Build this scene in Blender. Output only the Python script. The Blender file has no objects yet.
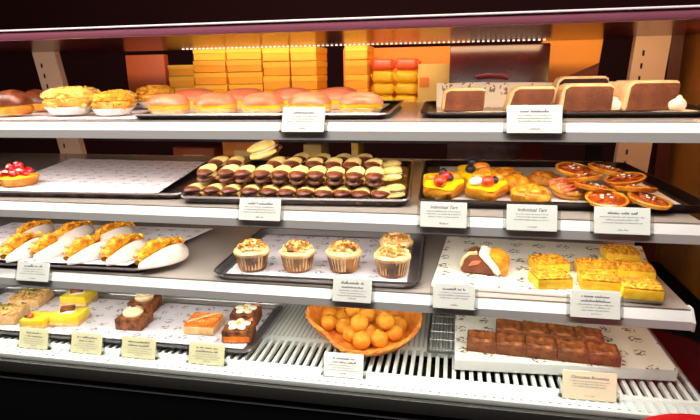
import bpy, bmesh, math, random
from mathutils import Vector, Matrix, noise
R = random.Random(7)
PI = math.pi
SC = bpy.context.scene
COL = SC.collection

# ------------------------------------------------------------------ materials
def lin(h):
    h = h.lstrip('#')
    out = []
    for i in (0, 2, 4):
        c = int(h[i:i+2], 16) / 255
        out.append(c / 12.92 if c <= .04045 else ((c + .055) / 1.055) ** 2.4)
    return (out[0], out[1], out[2], 1)

MATS = {}
def mat(name, h, rough=.5, h2=None, scale=40, bump=0, bscale=120, metal=0, spec=.5, emit=None, estr=0, sub=0, lo=.4, hi=.6, coat=0):
    if name in MATS: return MATS[name]
    m = bpy.data.materials.new(name); m.use_nodes = True
    nt = m.node_tree; b = nt.nodes['Principled BSDF']
    b.inputs['Base Color'].default_value = lin(h)
    b.inputs['Roughness'].default_value = rough
    b.inputs['Metallic'].default_value = metal
    b.inputs['Specular IOR Level'].default_value = spec
    if coat: b.inputs['Coat Weight'].default_value = coat; b.inputs['Coat Roughness'].default_value = .12
    if sub:
        b.inputs['Subsurface Weight'].default_value = sub; b.inputs['Subsurface Radius'].default_value = (.01, .006, .003); b.inputs['Subsurface Scale'].default_value = .5
    if emit:
        b.inputs['Emission Color'].default_value = lin(emit); b.inputs['Emission Strength'].default_value = estr
    if h2 or bump:
        tc = nt.nodes.new('ShaderNodeTexCoord')
    if h2:
        n = nt.nodes.new('ShaderNodeTexNoise'); n.inputs['Scale'].default_value = scale; n.inputs['Detail'].default_value = 4
        r = nt.nodes.new('ShaderNodeValToRGB')
        r.color_ramp.elements[0].color = lin(h); r.color_ramp.elements[1].color = lin(h2)
        r.color_ramp.elements[0].position = lo; r.color_ramp.elements[1].position = hi
        nt.links.new(tc.outputs['Object'], n.inputs['Vector']); nt.links.new(n.outputs['Fac'], r.inputs['Fac'])
        nt.links.new(r.outputs['Color'], b.inputs['Base Color'])
    if bump:
        n2 = nt.nodes.new('ShaderNodeTexNoise'); n2.inputs['Scale'].default_value = bscale; n2.inputs['Detail'].default_value = 3
        bp = nt.nodes.new('ShaderNodeBump'); bp.inputs['Strength'].default_value = bump; bp.inputs['Distance'].default_value = .004
        nt.links.new(tc.outputs['Object'], n2.inputs['Vector']); nt.links.new(n2.outputs['Fac'], bp.inputs['Height'])
        nt.links.new(bp.outputs['Normal'], b.inputs['Normal'])
    MATS[name] = m
    return m

def printed_mat(name, base, ink, cell=22.0):
    """white greaseproof sheet printed with scattered little sprigs"""
    m = bpy.data.materials.new(name); m.use_nodes = True
    nt = m.node_tree; b = nt.nodes['Principled BSDF']; b.inputs['Roughness'].default_value = .5
    tc = nt.nodes.new('ShaderNodeTexCoord')
    v = nt.nodes.new('ShaderNodeTexVoronoi'); v.voronoi_dimensions = '2D'; v.inputs['Scale'].default_value = cell; v.inputs['Randomness'].default_value = .35
    nt.links.new(tc.outputs['Object'], v.inputs['Vector'])
    lt = nt.nodes.new('ShaderNodeMath'); lt.operation = 'LESS_THAN'; lt.inputs[1].default_value = .27
    nt.links.new(v.outputs['Distance'], lt.inputs[0])
    n = nt.nodes.new('ShaderNodeTexNoise'); n.noise_dimensions = '2D'; n.inputs['Scale'].default_value = 130; n.inputs['Detail'].default_value = 2
    nt.links.new(tc.outputs['Object'], n.inputs['Vector'])
    gt = nt.nodes.new('ShaderNodeMath'); gt.operation = 'GREATER_THAN'; gt.inputs[1].default_value = .53
    nt.links.new(n.outputs['Fac'], gt.inputs[0])
    mu = nt.nodes.new('ShaderNodeMath'); mu.operation = 'MULTIPLY'
    nt.links.new(lt.outputs[0], mu.inputs[0]); nt.links.new(gt.outputs[0], mu.inputs[1])
    mx = nt.nodes.new('ShaderNodeMix'); mx.data_type = 'RGBA'
    mx.inputs['A'].default_value = lin(base); mx.inputs['B'].default_value = lin(ink)
    nt.links.new(mu.outputs[0], mx.inputs['Factor']); nt.links.new(mx.outputs['Result'], b.inputs['Base Color'])
    MATS[name] = m
    return m

def glass_mat(name, tint, gloss=.05):
    m = bpy.data.materials.new(name); m.use_nodes = True
    nt = m.node_tree; nt.nodes.clear()
    o = nt.nodes.new('ShaderNodeOutputMaterial'); t = nt.nodes.new('ShaderNodeBsdfTransparent'); g = nt.nodes.new('ShaderNodeBsdfGlossy')
    t.inputs['Color'].default_value = lin(tint); g.inputs['Roughness'].default_value = .03
    mx = nt.nodes.new('ShaderNodeMixShader'); mx.inputs[0].default_value = gloss
    nt.links.new(t.outputs[0], mx.inputs[1]); nt.links.new(g.outputs[0], mx.inputs[2]); nt.links.new(mx.outputs[0], o.inputs[0])
    return m

M = dict(
    rail=mat('white_enamel', 'c6c1bf', .35),
    steel=mat('brushed_steel', 'b9b6b4', .38, metal=.8),
    bright=mat('polished_edge', 'f6e6e8', .3),
    fascia=mat('canopy_fascia_metal', 'a05a6c', .3),
    roof=mat('canopy_lining', '5c1014', .22, metal=.3),
    black=mat('black_laminate', '040405', .9, spec=.04),
    dkmetal=mat('dark_grey_metal', '3c3937', .45, metal=.5),
    seam=mat('grey_trim_metal', '9a9aa2', .4, metal=.3),
    deck=mat('white_deck_plate', 'cbcdc8', .4), panel=mat('reflective_shelf_plate', 'b8aca2', .24, metal=.45),
    slot=mat('dark_air_duct', '0b0b0c', .8),
    plastic=mat('frosted_ticket_plastic', 'b4bcbc', .3),
    maroon=mat('maroon_back_panel', '4a0a0c', .25, h2='300607', scale=6),
    plum=mat('dark_plum_wall', '1c0303', .8, spec=.1),
    brownwall=mat('warm_brown_end_panel', 'a86a20', .38, h2='6e4010', scale=5, coat=.08),
    post=mat('tan_upright', 'e6bea4', .4),
    led=mat('led_diffuser', 'ffffff', .4, emit='fff4e4', estr=6),
    traydark=mat('black_tray_metal', '241713', .32, metal=.5),
    traygrey=mat('worn_steel_tray', '6d5a58', .35, h2='43302f', scale=30, metal=.7),
    traysilver=mat('silver_tray_metal', '9b979a', .3, metal=.8),
    white=mat('white_card', 'f0eeea', .6),
    cardA=mat('cream_ticket_card', 'f4f3ea', .55),
    cardB=mat('beige_ticket_card', 'ddd6a8', .5),
    cardP=mat('peach_ticket_card', 'f0d9b8', .5),
    ink=mat('grey_brown_ink', '6b6070', .7),
    ink2=mat('faint_grey_ink', 'a9a3a6', .7),
    paper=mat('white_paper_case', 'ebe4de', .7),
    gold=mat('golden_pastry', 'f2a92c', .45, h2='d07a14', scale=45, bump=.5, bscale=140),
    palegold=mat('pale_golden_dough', 'f6cf70', .5, h2='eaa83c', scale=40, bump=.3, bscale=150),
    dough=mat('pale_biscuit', 'f7df92', .6, h2='ecc468', scale=60, bump=.3, bscale=200),
    choc=mat('milk_chocolate', '7e4226', .33, h2='562412', scale=50, bump=.15),
    darkchoc=mat('dark_chocolate', '3a160e', .3, h2='26100a', scale=50),
    cakechoc=mat('chocolate_sponge', '7e4220', .65, h2='6c3618', scale=30, bump=.5, bscale=220),
    brownie=mat('brownie_crumb', 'ac632e', .5, h2='4a2010', scale=75, bump=1.0, bscale=130, lo=.35, hi=.65),
    brownieside=mat('brownie_cut_side', '6a3216', .7, h2='84481f', scale=90, bump=.6, bscale=200),
    cream=mat('whipped_cream', 'fbf0dc', .5, sub=.1),
    sponge=mat('tan_sponge', 'ecc792', .6, h2='dcab70', scale=60, bump=.3),
    custard=mat('yellow_custard', 'fbc60f', .35),
    yellow=mat('lemon_sponge', 'f8cf3a', .5, h2='f0b81e', scale=60, bump=.3),
    crumb=mat('golden_crumb', 'f0ac22', .6, h2='c07812', scale=120, bump=.5),
    pink=mat('pink_icing', 'e8734e', .35, h2='ee8a66', scale=20),
    nut=mat('chopped_nuts', 'e9c07c', .6, h2='b87c38', scale=75, bump=.3),
    almond=mat('toasted_almond', 'f8d974', .6, h2='e8a838', scale=60),
    case=mat('bronze_baking_case', 'b0742a', .4, h2='5e360e', scale=30),
    red=mat('red_berry', 'd5161a', .2, coat=.5),
    straw=mat('strawberry_flesh', 'ee3a1c', .25, h2='f5683a', scale=60, coat=.4),
    blue=mat('blueberry_skin', '23202e', .4),
    apricot=mat('glazed_apricot', 'f39a16', .2, h2='e27a0c', scale=30, coat=.6),
    glaze=mat('amber_glaze', 'c45a18', .15, h2='86300c', scale=70, coat=.7, bump=.4, bscale=180),
    green=mat('green_leaf', '5d7a24', .5),
    carrot=mat('orange_cake_top', 'f08a1c', .5, h2='e06a10', scale=60, bump=.4),
    cheese=mat('yellow_cheesecake', 'f9e14c', .45, h2='f6d02a', scale=25),
    wicker=mat('orange_wicker', 'f09a3a', .5, h2='d8782a', scale=60, bump=.3),
    ball=mat('fried_dough', 'f2a024', .65, h2='dc861a', scale=30, bump=.6, bscale=160),
    boxcard=mat('yellow_box_card', 'f7a81c', .55, h2='f2a016', scale=5),
    boxlid=mat('orange_yellow_box_lid', 'fab62c', .5),
    orange=mat('orange_paper', 'e07c08', .5),
    rust=mat('rust_orange_card', '9a3d0c', .6),
    yelpack=mat('yellow_wrapper', 'f8c418', .35, bump=.4, bscale=30),
    redpack=mat('red_orange_wrapper', 'd8481a', .35, bump=.4, bscale=30),
    beige=mat('beige_card', 'e0b86a', .6),
    redplastic=mat('red_vinyl', 'a30d10', .3),
    wrap=mat('white_flatbread', 'cfc4bd', .65, h2='c2b2a4', scale=25, bump=.15, bscale=60),
    filling=mat('golden_cheese_filling', 'f6a80e', .4, h2='a84c06', scale=70, bump=.8, bscale=120, lo=.42, hi=.62),
    wire=mat('wire_steel', '8f918e', .3, metal=.9),
    bench=mat('dark_back_counter', '2b100c', .4),
    floorm=mat('dark_floor_tile', '141012', .5, h2='1c1618', scale=3),
)
M['sheet'] = printed_mat('printed_greaseproof', 'e6dfe6', '958b98', 26)
M['board'] = printed_mat('printed_cake_board', 'e8e4d6', '6a5c50', 19)
M['creamboard'] = printed_mat('printed_cream_paper', 'f0dcc0', '8a7058', 22)
M['glass'] = glass_mat('clear_front_glass', 'fbfbfb', .035)
M['acrylic'] = glass_mat('clear_acrylic', 'f2f4f2', .12)

# ------------------------------------------------------------------ mesh helpers
class B:
    """one mesh; every piece added carries a material slot"""
    def __init__(s): s.bm = bmesh.new(); s.mats = []
    def _mi(s, m):
        if m is None: return 0
        if m not in s.mats: s.mats.append(m)
        return s.mats.index(m)
    def _tag(s, vs, m, mtx):
        if mtx is not None: bmesh.ops.transform(s.bm, matrix=mtx, verts=vs)
        i = s._mi(m)
        fs = set(f for v in vs for f in v.link_faces)
        for f in fs: f.material_index = i
    def box(s, c, d, rz=0, bev=0, m=None, rx=0, ry=0, seg=2):
        r = bmesh.ops.create_cube(s.bm, size=1); vs = r['verts']
        bmesh.ops.scale(s.bm, vec=d, verts=vs)
        if bev:
            es = list(set(e for v in vs for e in v.link_edges))
            g = bmesh.ops.bevel(s.bm, geom=es, offset=min(bev, min(d) * .45), segments=seg, affect='EDGES', profile=.5)
            vs = list(set(v for f in g['faces'] for v in f.verts) | set(v for v in vs if v.is_valid))
        s._tag(vs, m, Matrix.Translation(c) @ Matrix.Rotation(rz, 4, 'Z') @ Matrix.Rotation(ry, 4, 'Y') @ Matrix.Rotation(rx, 4, 'X'))
        return vs
    def blob(s, c, rad, sub=2, amp=0, freq=60, m=None, rz=0, rx=0, ry=0, flat=None):
        r = bmesh.ops.create_icosphere(s.bm, subdivisions=sub, radius=1); vs = r['verts']
        off = Vector((R.random()*50, R.random()*50, R.random()*50))
        for v in vs:
            p = v.co.copy()
            k = 1 + amp * noise.noise(Vector((p.x*rad[0], p.y*rad[1], p.z*rad[2])) * freq + off)
            v.co = Vector((p.x*rad[0]*k, p.y*rad[1]*k, p.z*rad[2]*k))
            if flat is not None and v.co.z < flat: v.co.z = flat
        s._tag(vs, m, Matrix.Translation(c) @ Matrix.Rotation(rz, 4, 'Z') @ Matrix.Rotation(ry, 4, 'Y') @ Matrix.Rotation(rx, 4, 'X'))
        return vs
    def lathe(s, prof, n=32, m=None, mtx=None, flute=0, nf=0, sx=1, sy=1, cap=True, rough=0):
        rings = []; allv = []
        off = R.random() * 40
        for j, (r, z) in enumerate(prof):
            ring = []
            for i in range(n):
                a = 2*PI*i/n
                rr = r * (1 + (flute * math.cos(nf*a) if nf else 0))
                zz = z
                if rough: 
                    q = noise.noise(Vector((math.cos(a)*2.2, math.sin(a)*2.2, z*60 + off)))
                    rr *= 1 + rough*q
                ring.append(s.bm.verts.new((rr*math.cos(a)*sx, rr*math.sin(a)*sy, zz)))
            rings.append(ring); allv += ring
        for a, b in zip(rings, rings[1:]):
            for i in range(n): s.bm.faces.new((a[i], a[(i+1) % n], b[(i+1) % n], b[i]))
        if cap:
            s.bm.faces.new(rings[0][::-1]); s.bm.faces.new(rings[-1])
        s._tag(allv, m, mtx); return allv
    def prism(s, pts, z0, z1, m=None, mtx=None):
        a = [s.bm.verts.new((x, y, z0)) for x, y in pts]; b = [s.bm.verts.new((x, y, z1)) for x, y in pts]
        s.bm.faces.new(a[::-1]); s.bm.faces.new(b)
        n = len(pts)
        for i in range(n): s.bm.faces.new((a[i], a[(i+1) % n], b[(i+1) % n], b[i]))
        s._tag(a + b, m, mtx); return a + b
    def sweep_x(s, pts, x0, x1, m=None):
        """closed (y, z) outline swept along x"""
        a = [s.bm.verts.new((x0, y, z)) for y, z in pts]; b = [s.bm.verts.new((x1, y, z)) for y, z in pts]
        s.bm.faces.new(a); s.bm.faces.new(b[::-1])
        n = len(pts)
        for i in range(n): s.bm.faces.new((a[i], b[i], b[(i+1) % n], a[(i+1) % n]))
        s._tag(a + b, m, None)
    def tube(s, path, rad, n=8, m=None, mtx=None, bump=0, closed=False, flat=1.0):
        rings = []; allv = []
        P = [Vector(p) for p in path]
        for k, p in enumerate(P):
            t = (P[(k+1) % len(P)] - P[k-1]) if closed else (P[min(k+1, len(P)-1)] - P[max(k-1, 0)])
            t.normalize()
            u = t.cross(Vector((0, 0, 1)))
            if u.length < 1e-4: u = Vector((1, 0, 0))
            u.normalize(); w = u.cross(t)
            r = rad[k] if isinstance(rad, (list, tuple)) else rad
            ring = []
            for i in range(n):
                a = 2*PI*i/n
                rr = r * (1 + bump*noise.noise(Vector((k*1.3, math.cos(a)*1.5, math.sin(a)*1.5 + p.x*100))))
                ring.append(s.bm.verts.new(p + u*math.cos(a)*rr + w*math.sin(a)*rr*flat))
            rings.append(ring); allv += ring
        m_ = len(rings)
        for k in range(m_ if closed else m_-1):
            a, b = rings[k], rings[(k+1) % m_]
            for i in range(n): s.bm.faces.new((a[i], a[(i+1) % n], b[(i+1) % n], b[i]))
        if not closed:
            s.bm.faces.new(rings[0][::-1]); s.bm.faces.new(rings[-1])
        s._tag(allv, m, mtx)
    def build(s, name, m=None, parent=None, smooth=True, loc=(0, 0, 0), rz=0):
        bmesh.ops.recalc_face_normals(s.bm, faces=s.bm.faces)
        me = bpy.data.meshes.new(name); s.bm.to_mesh(me); s.bm.free()
        ms = s.mats if s.mats else [m]
        for q in ms: me.materials.append(q)
        if smooth:
            me.polygons.foreach_set('use_smooth', [True]*len(me.polygons))
            try: me.set_sharp_from_angle(angle=math.radians(42))
            except Exception: pass
        o = bpy.data.objects.new(name, me); COL.objects.link(o)
        o.location = loc; o.rotation_euler.z = rz
        if parent is not None: o.parent = parent
        return o

def tag(o, label, cat, group=None, kind=None):
    o['label'] = label; o['category'] = cat
    if group: o['group'] = group
    if kind: o['kind'] = kind
    return o
def thing(name, label, cat, loc=(0, 0, 0), rz=0, group=None):
    o = bpy.data.objects.new(name, None); o.empty_display_size = .02; COL.objects.link(o)
    o.location = loc; o.rotation_euler.z = rz
    return tag(o, label, cat, group)
def struct(o):
    o['kind'] = 'structure'; return o
def dup(root, loc, rz=0, label=None, sc=1, rx=0, ry=0):
    def rec(o, par):
        c = o.copy(); COL.objects.link(c)
        if par is not None: c.parent = par
        for ch in o.children: rec(ch, c)
        return c
    r = rec(root, None)
    return put(r, loc, rz, label, sc, rx, ry)
def put(r, loc, rz=0, label=None, sc=1, rx=0, ry=0):
    r.location = loc; r.rotation_euler = (rx, ry, rz); r.scale = (sc, sc, sc)
    if label: r['label'] = label
    return r
class Maker:
    """first call moves the built thing itself, later calls copy it"""
    def __init__(s, root): s.root = root; s.used = False
    def __call__(s, loc, rz=0, label=None, sc=1, rx=0, ry=0):
        if not s.used:
            s.used = True; s.base = s.root; return put(s.root, loc, rz, label, sc, rx, ry)
        return dup(s.root, loc, rz, label, sc, rx, ry)
ORD = ['first', 'second', 'third', 'fourth', 'fifth', 'sixth', 'seventh', 'eighth', 'ninth', 'tenth', 'eleventh', 'twelfth']

S1, S2, S3, DK = 1.219, 1.056, .905, .712

# ================================================================== the room
b = B(); b.box((-.5, .6, -.05), (6, 5, .1)); struct(b.build('floor', M['floorm'], smooth=False))
b = B(); b.box((-.5, 2.65, 1.3), (6, .1, 2.8)); struct(b.build('wall_back', M['plum'], smooth=False))

# ================================================================== the display case
XL, XR = -1.72, .60
case = thing('display_case', 'long glass-fronted refrigerated pastry display case with black base', 'display case', (0, 0, 0))
b = B(); b.box((-.56, 1.29, .336), (2.36, .78, .662), bev=.006); b.build('base_cabinet', M['black'], case)
b = B(); b.box((-.56, .893, .683), (2.34, .012, .028), bev=.002); b.build('front_frame', M['dkmetal'], case)
b = B(); b.box((-.56, .899, 0.6490), (2.34, .004, .004)); b.build('base_seam', M['seam'], case)
# deck: smooth ledge, slotted air grille, ribbed floor
b = B(); b.box((-.56, .9245, .702), (2.32, .051, .012), bev=.002)
b.build('deck_ledge', M['deck'], case)
b = B()
for i in range(136): b.box((XL + .03 + i*.0168, .922, .7088), (.0055, .030, .0022))
b.build('ribbed_ticket_strip', M['plastic'], case, smooth=False)
b = B(); b.box((-.56, 1.010, .672), (2.32, .112, .006)); b.build('air_duct', M['slot'], case)
b = B()
b.box((-.56, .9535, .702), (2.32, .009, .012)); b.box((-.56, 1.0665, .702), (2.32, .017, .012))
for i in range(134): b.box((XL + .035 + i*.0172, 1.010, .702), (.0082, .106, .012), bev=.0015, seg=1)
b.build('air_grille', M['deck'], case)
b = B(); b.box((-.56, 1.355, .699), (2.32, .56, .012)); b.build('deck_floor', mat('grey_deck_floor', '9fa09c', .5), case)
b = B()
for i in range(210): b.box((XL + .03 + i*.0109, 1.33, .7054), (.0070, .50, .0016))
b.build('deck_ribs', M['deck'], case, smooth=False)
# canopy
b = B(); b.box((-.56, .897, 1.377), (2.34, .010, .016), bev=.002); b.build('canopy_fascia', M['fascia'], case)
b = B(); b.box((-.56, .8955, 1.3862), (2.34, .012, .0034), bev=.001); b.build('canopy_edge', M['bright'], case)
b = B(); b.box((-.56, 1.294, 1.3858), (2.34, .78, .004)); b.build('canopy_roof', M['roof'], case)
b = B(); b.box((-.56, .925, 1.3795), (2.2, .02, .008)); b.build('canopy_light_housing', M['steel'], case)
b = B()
for i in range(80): b.box((-.836 + i*.0136, 1.6, 1.382), (.006, .005, .003))
b.build('rear_light_strip', mat('warm_led', 'ffffff', .5, emit='ffd0c0', estr=1.3), case, smooth=False)
b = B(); b.box((-.56, .886, 1.045), (2.32, .005, .680)); b.build('front_glass', M['glass'], case, smooth=False)
b = B(); b.box((XR + .012, 1.285, 1.045), (.024, .77, .684)); b.build('end_panel', M['brownwall'], case)
b = B(); b.box((XR - .068, 1.275, .735), (.132, .64, .050), bev=.006); b.build('end_kickplate', M['black'], case)
b = B(); b.box((XL - .012, 1.285, 1.045), (.024, .77, .684)); b.build('end_panel', M['plum'], case)
# uprights at the back
def upright(x, x2, w, n):
    b = B()
    b.prism([(-w/2, -.012), (w/2, -.012), (w/2, .012), (-w/2, .012)], .708, 1.386)
    for v in b.bm.verts:
        k = (v.co.z - 1.04) / .37
        v.co.x += x2 + (x - x2)*k; v.co.y += 1.6
    u = b.build('upright', M['post'], case)
    s = B()
    for i in range(18):
        z = .78 + i*.033; k = (z - 1.04)/.37
        s.box((x2 + (x - x2)*k - w*.22, 1.5875, z), (.005, .003, .014))
    s.build('bracket_slots', M['slot'], u, smooth=False)
upright(-1.331, -1.276, .083, 0); upright(.512, .494, .086, 1)
b = B(); b.box((.568, 1.6, 1.045), (.03, .03, .68)); b.build('corner_post', mat('deep_red_post', '4a0a08', .5), case)
b = B(); b.box((.123, 1.64, 1.135), (.278, .012, .48), bev=.004); dp = b.build('rear_sliding_panel', M['maroon'], case)
b = B(); b.tube([(.06, 1.626, 1.285), (.09, 1.618, 1.289), (.13, 1.618, 1.287), (.15, 1.626, 1.281)], .006); b.build('panel_handle', mat('dull_maroon_handle', '7a3038', .35), dp)

# shelves: panel, sloped ticket rail, hidden light bar
def shelf(mid, label):
    t = thing('shelf', label, 'shelf', (0, 0, 0), group=None)
    x0, x1 = -1.60, .405
    b = B(); b.box(((x0+x1)/2, 1.232, mid + .0105), (x1 - x0, .636, .009)); b.build('shelf_panel', M['panel'], t)
    b = B(); b.sweep_x([(.9, mid), (.915, mid + .015), (.9185, mid + .015), (.9185, mid - .0155), (.9005, mid - .0155)], x0, x1 - .002); b.build('price_rail', M['rail'], t)
    b = B(); b.sweep_x([(.8985, mid - .001), (.915, mid + .018), (.93, mid + .018), (.93, mid - .017), (.900, mid - .017)], x1 - .002, x1 + .002); b.build('rail_end_cap', M['rail'], t)
    b = B(); b.box(((x0+x1)/2, .937, mid + .0015), (x1 - x0 - .06, .014, .008), bev=.002); b.build('light_bar', M['led'], t)
    for x in (-1.31, .38):
        b = B(); b.prism([(1.54, mid + .006), (1.0, mid + .006), (1.0, mid), (1.54, mid - .03)], -.002, .002, mtx=Matrix.Translation((x, 0, 0)) @ Matrix(((0, 0, 1, 0), (1, 0, 0, 0), (0, 1, 0, 0), (0, 0, 0, 1))))
        b.build('bracket', M['steel'], t)
shelf(S1 - .015, 'white metal top shelf with sloped ticket rail, carrying iced buns and cakes')
shelf(S2 - .015, 'white metal middle shelf with sloped ticket rail, carrying biscuits and tarts')
shelf(S3 - .015, 'white metal lowest raised shelf with sloped ticket rail, carrying cupcakes')

# ================================================================== behind the case
b = B(); b.box((-.55, 1.86, 1.10), (2.2, .38, .03)); 
t = thing('back_bench', 'dark bench behind the case holding yellow boxes', 'bench'); b.build('bench_top', M['bench'], t)
for x in (-1.6, .5): b = B(); b.box((x, 2.03, .5425), (.05, .03, 1.085)); b.build('leg', M['bench'], t)
t = thing('lower_counter', 'dark lower counter behind the case under the bench', 'counter')
b = B(); b.box((-.55, 1.84, .955), (2.0, .32, .03)); b.build('counter_top', M['bench'], t)
b = B(); b.box((-.55, 1.84, .47), (1.96, .30, .94)); b.build('cabinet', M['bench'], t)

def pastry_box(w, h, d):
    t = thing('pastry_box', 'yellow pastry box', 'box', group='yellow boxes stacked behind the case')
    b = B(); b.box((0, 0, h*.42), (w*.975, d*.98, h*.84), bev=.001, seg=1); b.build('box_base', M['boxcard'], t)
    b = B(); b.box((0, 0, h*.78), (w, d, h*.42), bev=.0012, seg=1); b.build('lid', M['boxlid'], t)
    return t
cols = [(-.870, -.751, .0392, 7, 'second'), (-.751, -.625, .0392, 7, 'third'), (-.625, -.530, .0455, 6, 'fourth'), (-.530, -.439, .0455, 6, 'fifth'), (-.349, -.273, .0455, 6, None)]
for x0, x1, h, n, cn in cols:
    mk = Maker(pastry_box(x1 - x0 - .003, h - .0012, .15))
    for k in range(n):
        where = 'in the %s stack from the left' % cn if cn else 'in the narrow stack beside the yellow packets'
        pos = 'topmost' if k == n-1 else ('%s from top' % ORD[n-1-k])
        mk(((x0+x1)/2, 1.80 + R.uniform(-.004, .004), 1.1155 + k*h), R.uniform(-.012, .012), 'yellow lidded pastry box, %s %s' % (pos, where))
mk = Maker(pastry_box(.096, .036, .13))
for k in range(6):
    mk((-.923, 1.80, 1.1155 + k*.0372), R.uniform(-.03, .03), 'yellow lidded pastry box, %s in the leftmost, lower stack' % ('topmost' if k == 5 else ORD[5-k] + ' from top'))
b = B(); b.box((0, 0, .13), (.15, .03, .26), bev=.002); tag(b.build('cardboard_panel', M['rust'], loc=(-1.085, 1.80, 1.1155)), 'rust orange board standing left of the yellow boxes', 'board')
# wrapped packets
def packet(col):
    t = thing('wrapped_packet', 'packet', 'packet', group='wrapped packets behind the case')
    b = B(); b.box((0, 0, .0185), (.070, .075, .036), bev=.011, seg=3)
    for v in b.bm.verts: v.co *= 1 + .05*noise.noise(v.co*70)
    b.build('wrapper', M[col], t)
    for s in (-1, 1): b = B(); b.box((s*.036, 0, .018), (.006, .055, .022), ry=s*.3, bev=.001, seg=1); b.build('crimped_end', M[col], t)
    return t
for cx, side in ((-.232, 'left'), (-.153, 'right')):
    my, mr = Maker(packet('yelpack')), Maker(packet('redpack'))
    for k in range(6):
        mk = mr if k == 5 else my
        mk((cx, 1.80, 1.1155 + k*.0385), R.uniform(-.08, .08), '%s wrapped packet, %s in the %s packet pile behind the case' % ('red-orange' if k == 5 else 'yellow', 'topmost' if k == 5 else ORD[5-k] + ' from top', side))
b = B(); b.box((0, 0, .135), (.44, .012, .27)); tag(b.build('orange_backboard', M['orange'], loc=(-.17, 1.92, 1.1155)), 'wide orange board standing behind the yellow packets', 'board')
t = thing('beige_carton', 'beige carton standing right of the yellow packets', 'carton', (-.065, 1.78, 1.1155))
b = B(); b.box((0, 0, .105), (.096, .12, .21), bev=.002); b.build('carton_body', M['beige'], t)
b = B(); b.box((-.028, -.062, .155), (.03, .004, .03)); b.build('carton_label', M['orange'], t)
t = thing('folded_orange_bag', 'bright orange folded paper bag standing beside the right upright', 'paper bag', (.345, 1.80, 1.1155))
b = B(); b.prism([(-.085, 0), (.075, 0), (.085, .27), (-.085, .27)], -.025, .025, mtx=Matrix(((1, 0, 0, 0), (0, 0, 1, 0), (0, 1, 0, 0), (0, 0, 0, 1)))); b.build('bag_body', mat('rust_bag_base', '8a3206', .5), t)
b = B(); b.prism([(-.085, .155), (-.055, .145), (.08, .205), (.085, .272), (-.087, .272)], -.004, .004, mtx=Matrix.Translation((0, -.03, 0)) @ Matrix(((1, 0, 0, 0), (0, 0, 1, 0), (0, 1, 0, 0), (0, 0, 0, 1)))); b.build('bag_flap', M['orange'], t)
# lower things glimpsed under the top shelf
for px0, px1, h, c, nm in ((172, 213, .085, 'rust', 'brown carton on lower counter at the far left'), (222, 268, .11, 'orange', 'ochre carton on lower counter behind the biscuits'), (303, 321, .10, 'beige', 'slim tan carton on lower counter behind the biscuits'), (351, 358, .113, 'yelpack', 'narrow yellow carton on lower counter behind the biscuits')):
    x0 = {172: -0.9762, 222: -0.7871, 303: -0.4953, 351: -0.3303}[px0]
    x1 = {213: -0.8206, 268: -0.6192, 321: -0.4327, 358: -0.3067}[px1]
    tt = thing('storage_carton', nm, 'carton', ((x0+x1)/2, 1.78, .971))
    b = B(); b.box((0, 0, h/2), (x1 - x0, .11, h), bev=.002); b.build('carton_body', M[c], tt)
    b = B(); b.box((0, -.0555, h*.55), ((x1 - x0)*.5, .002, h*.3)); b.build('carton_label', M['beige'], tt)

# red padded seat in front, only its rim in view
b = B(); b.lathe([(.10, 0), (.135, .006), (.145, .02), (.14, .038), (.11, .048), (.0, .05)], 48)
st = thing('bar_stool', 'red round padded stool in front of the case', 'stool', (0.4076, .725, 0))
ob = b.build('seat', M['redplastic'], st); ob.location.z = 0.7525 - .05
b = B(); b.tube([(0, 0, .02), (0, 0, 0.7525 - .049)], .025, 16); b.lathe([(.13, 0), (.13, .01), (.03, .03)], 32); b.build('pedestal', M['dkmetal'], st)

# ================================================================== trays, sheets, cards
def rrect(w, d, r, n=5):
    pts = []
    for cx, cy, a0 in ((w/2 - r, d/2 - r, 0), (-w/2 + r, d/2 - r, 90), (-w/2 + r, -d/2 + r, 180), (w/2 - r, -d/2 + r, 270)):
        for i in range(n + 1):
            a = math.radians(a0 + 90*i/n); pts.append((cx + r*math.cos(a), cy + r*math.sin(a)))
    return pts
def tray(label, x, y, z, w, d, rz, m, h=.014, r=.02, name='baking_tray', rim='traysilver'):
    b = B(); rings = []
    for ww, zz in ((-.014, 0), (0, h), (-.004, h), (-.018, .0015)):
        rings.append([b.bm.verts.new((px, py, zz)) for px, py in rrect(w + ww, d + ww, r)])
    n = len(rings[0])
    for a, c in zip(rings, rings[1:]):
        for i in range(n): b.bm.faces.new((a[i], a[(i+1) % n], c[(i+1) % n], c[i]))
    b.bm.faces.new(rings[0][::-1]); b.bm.faces.new(rings[-1])
    t = thing(name, label, 'tray', (x, y, z), rz)
    b.build('pan', M[m], t)
    b = B(); b.tube([(px, py, h) for px, py in rrect(w, d, r)], .0022, 6, closed=True); b.build('rolled_rim', M[rim], t)
    return t
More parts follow.
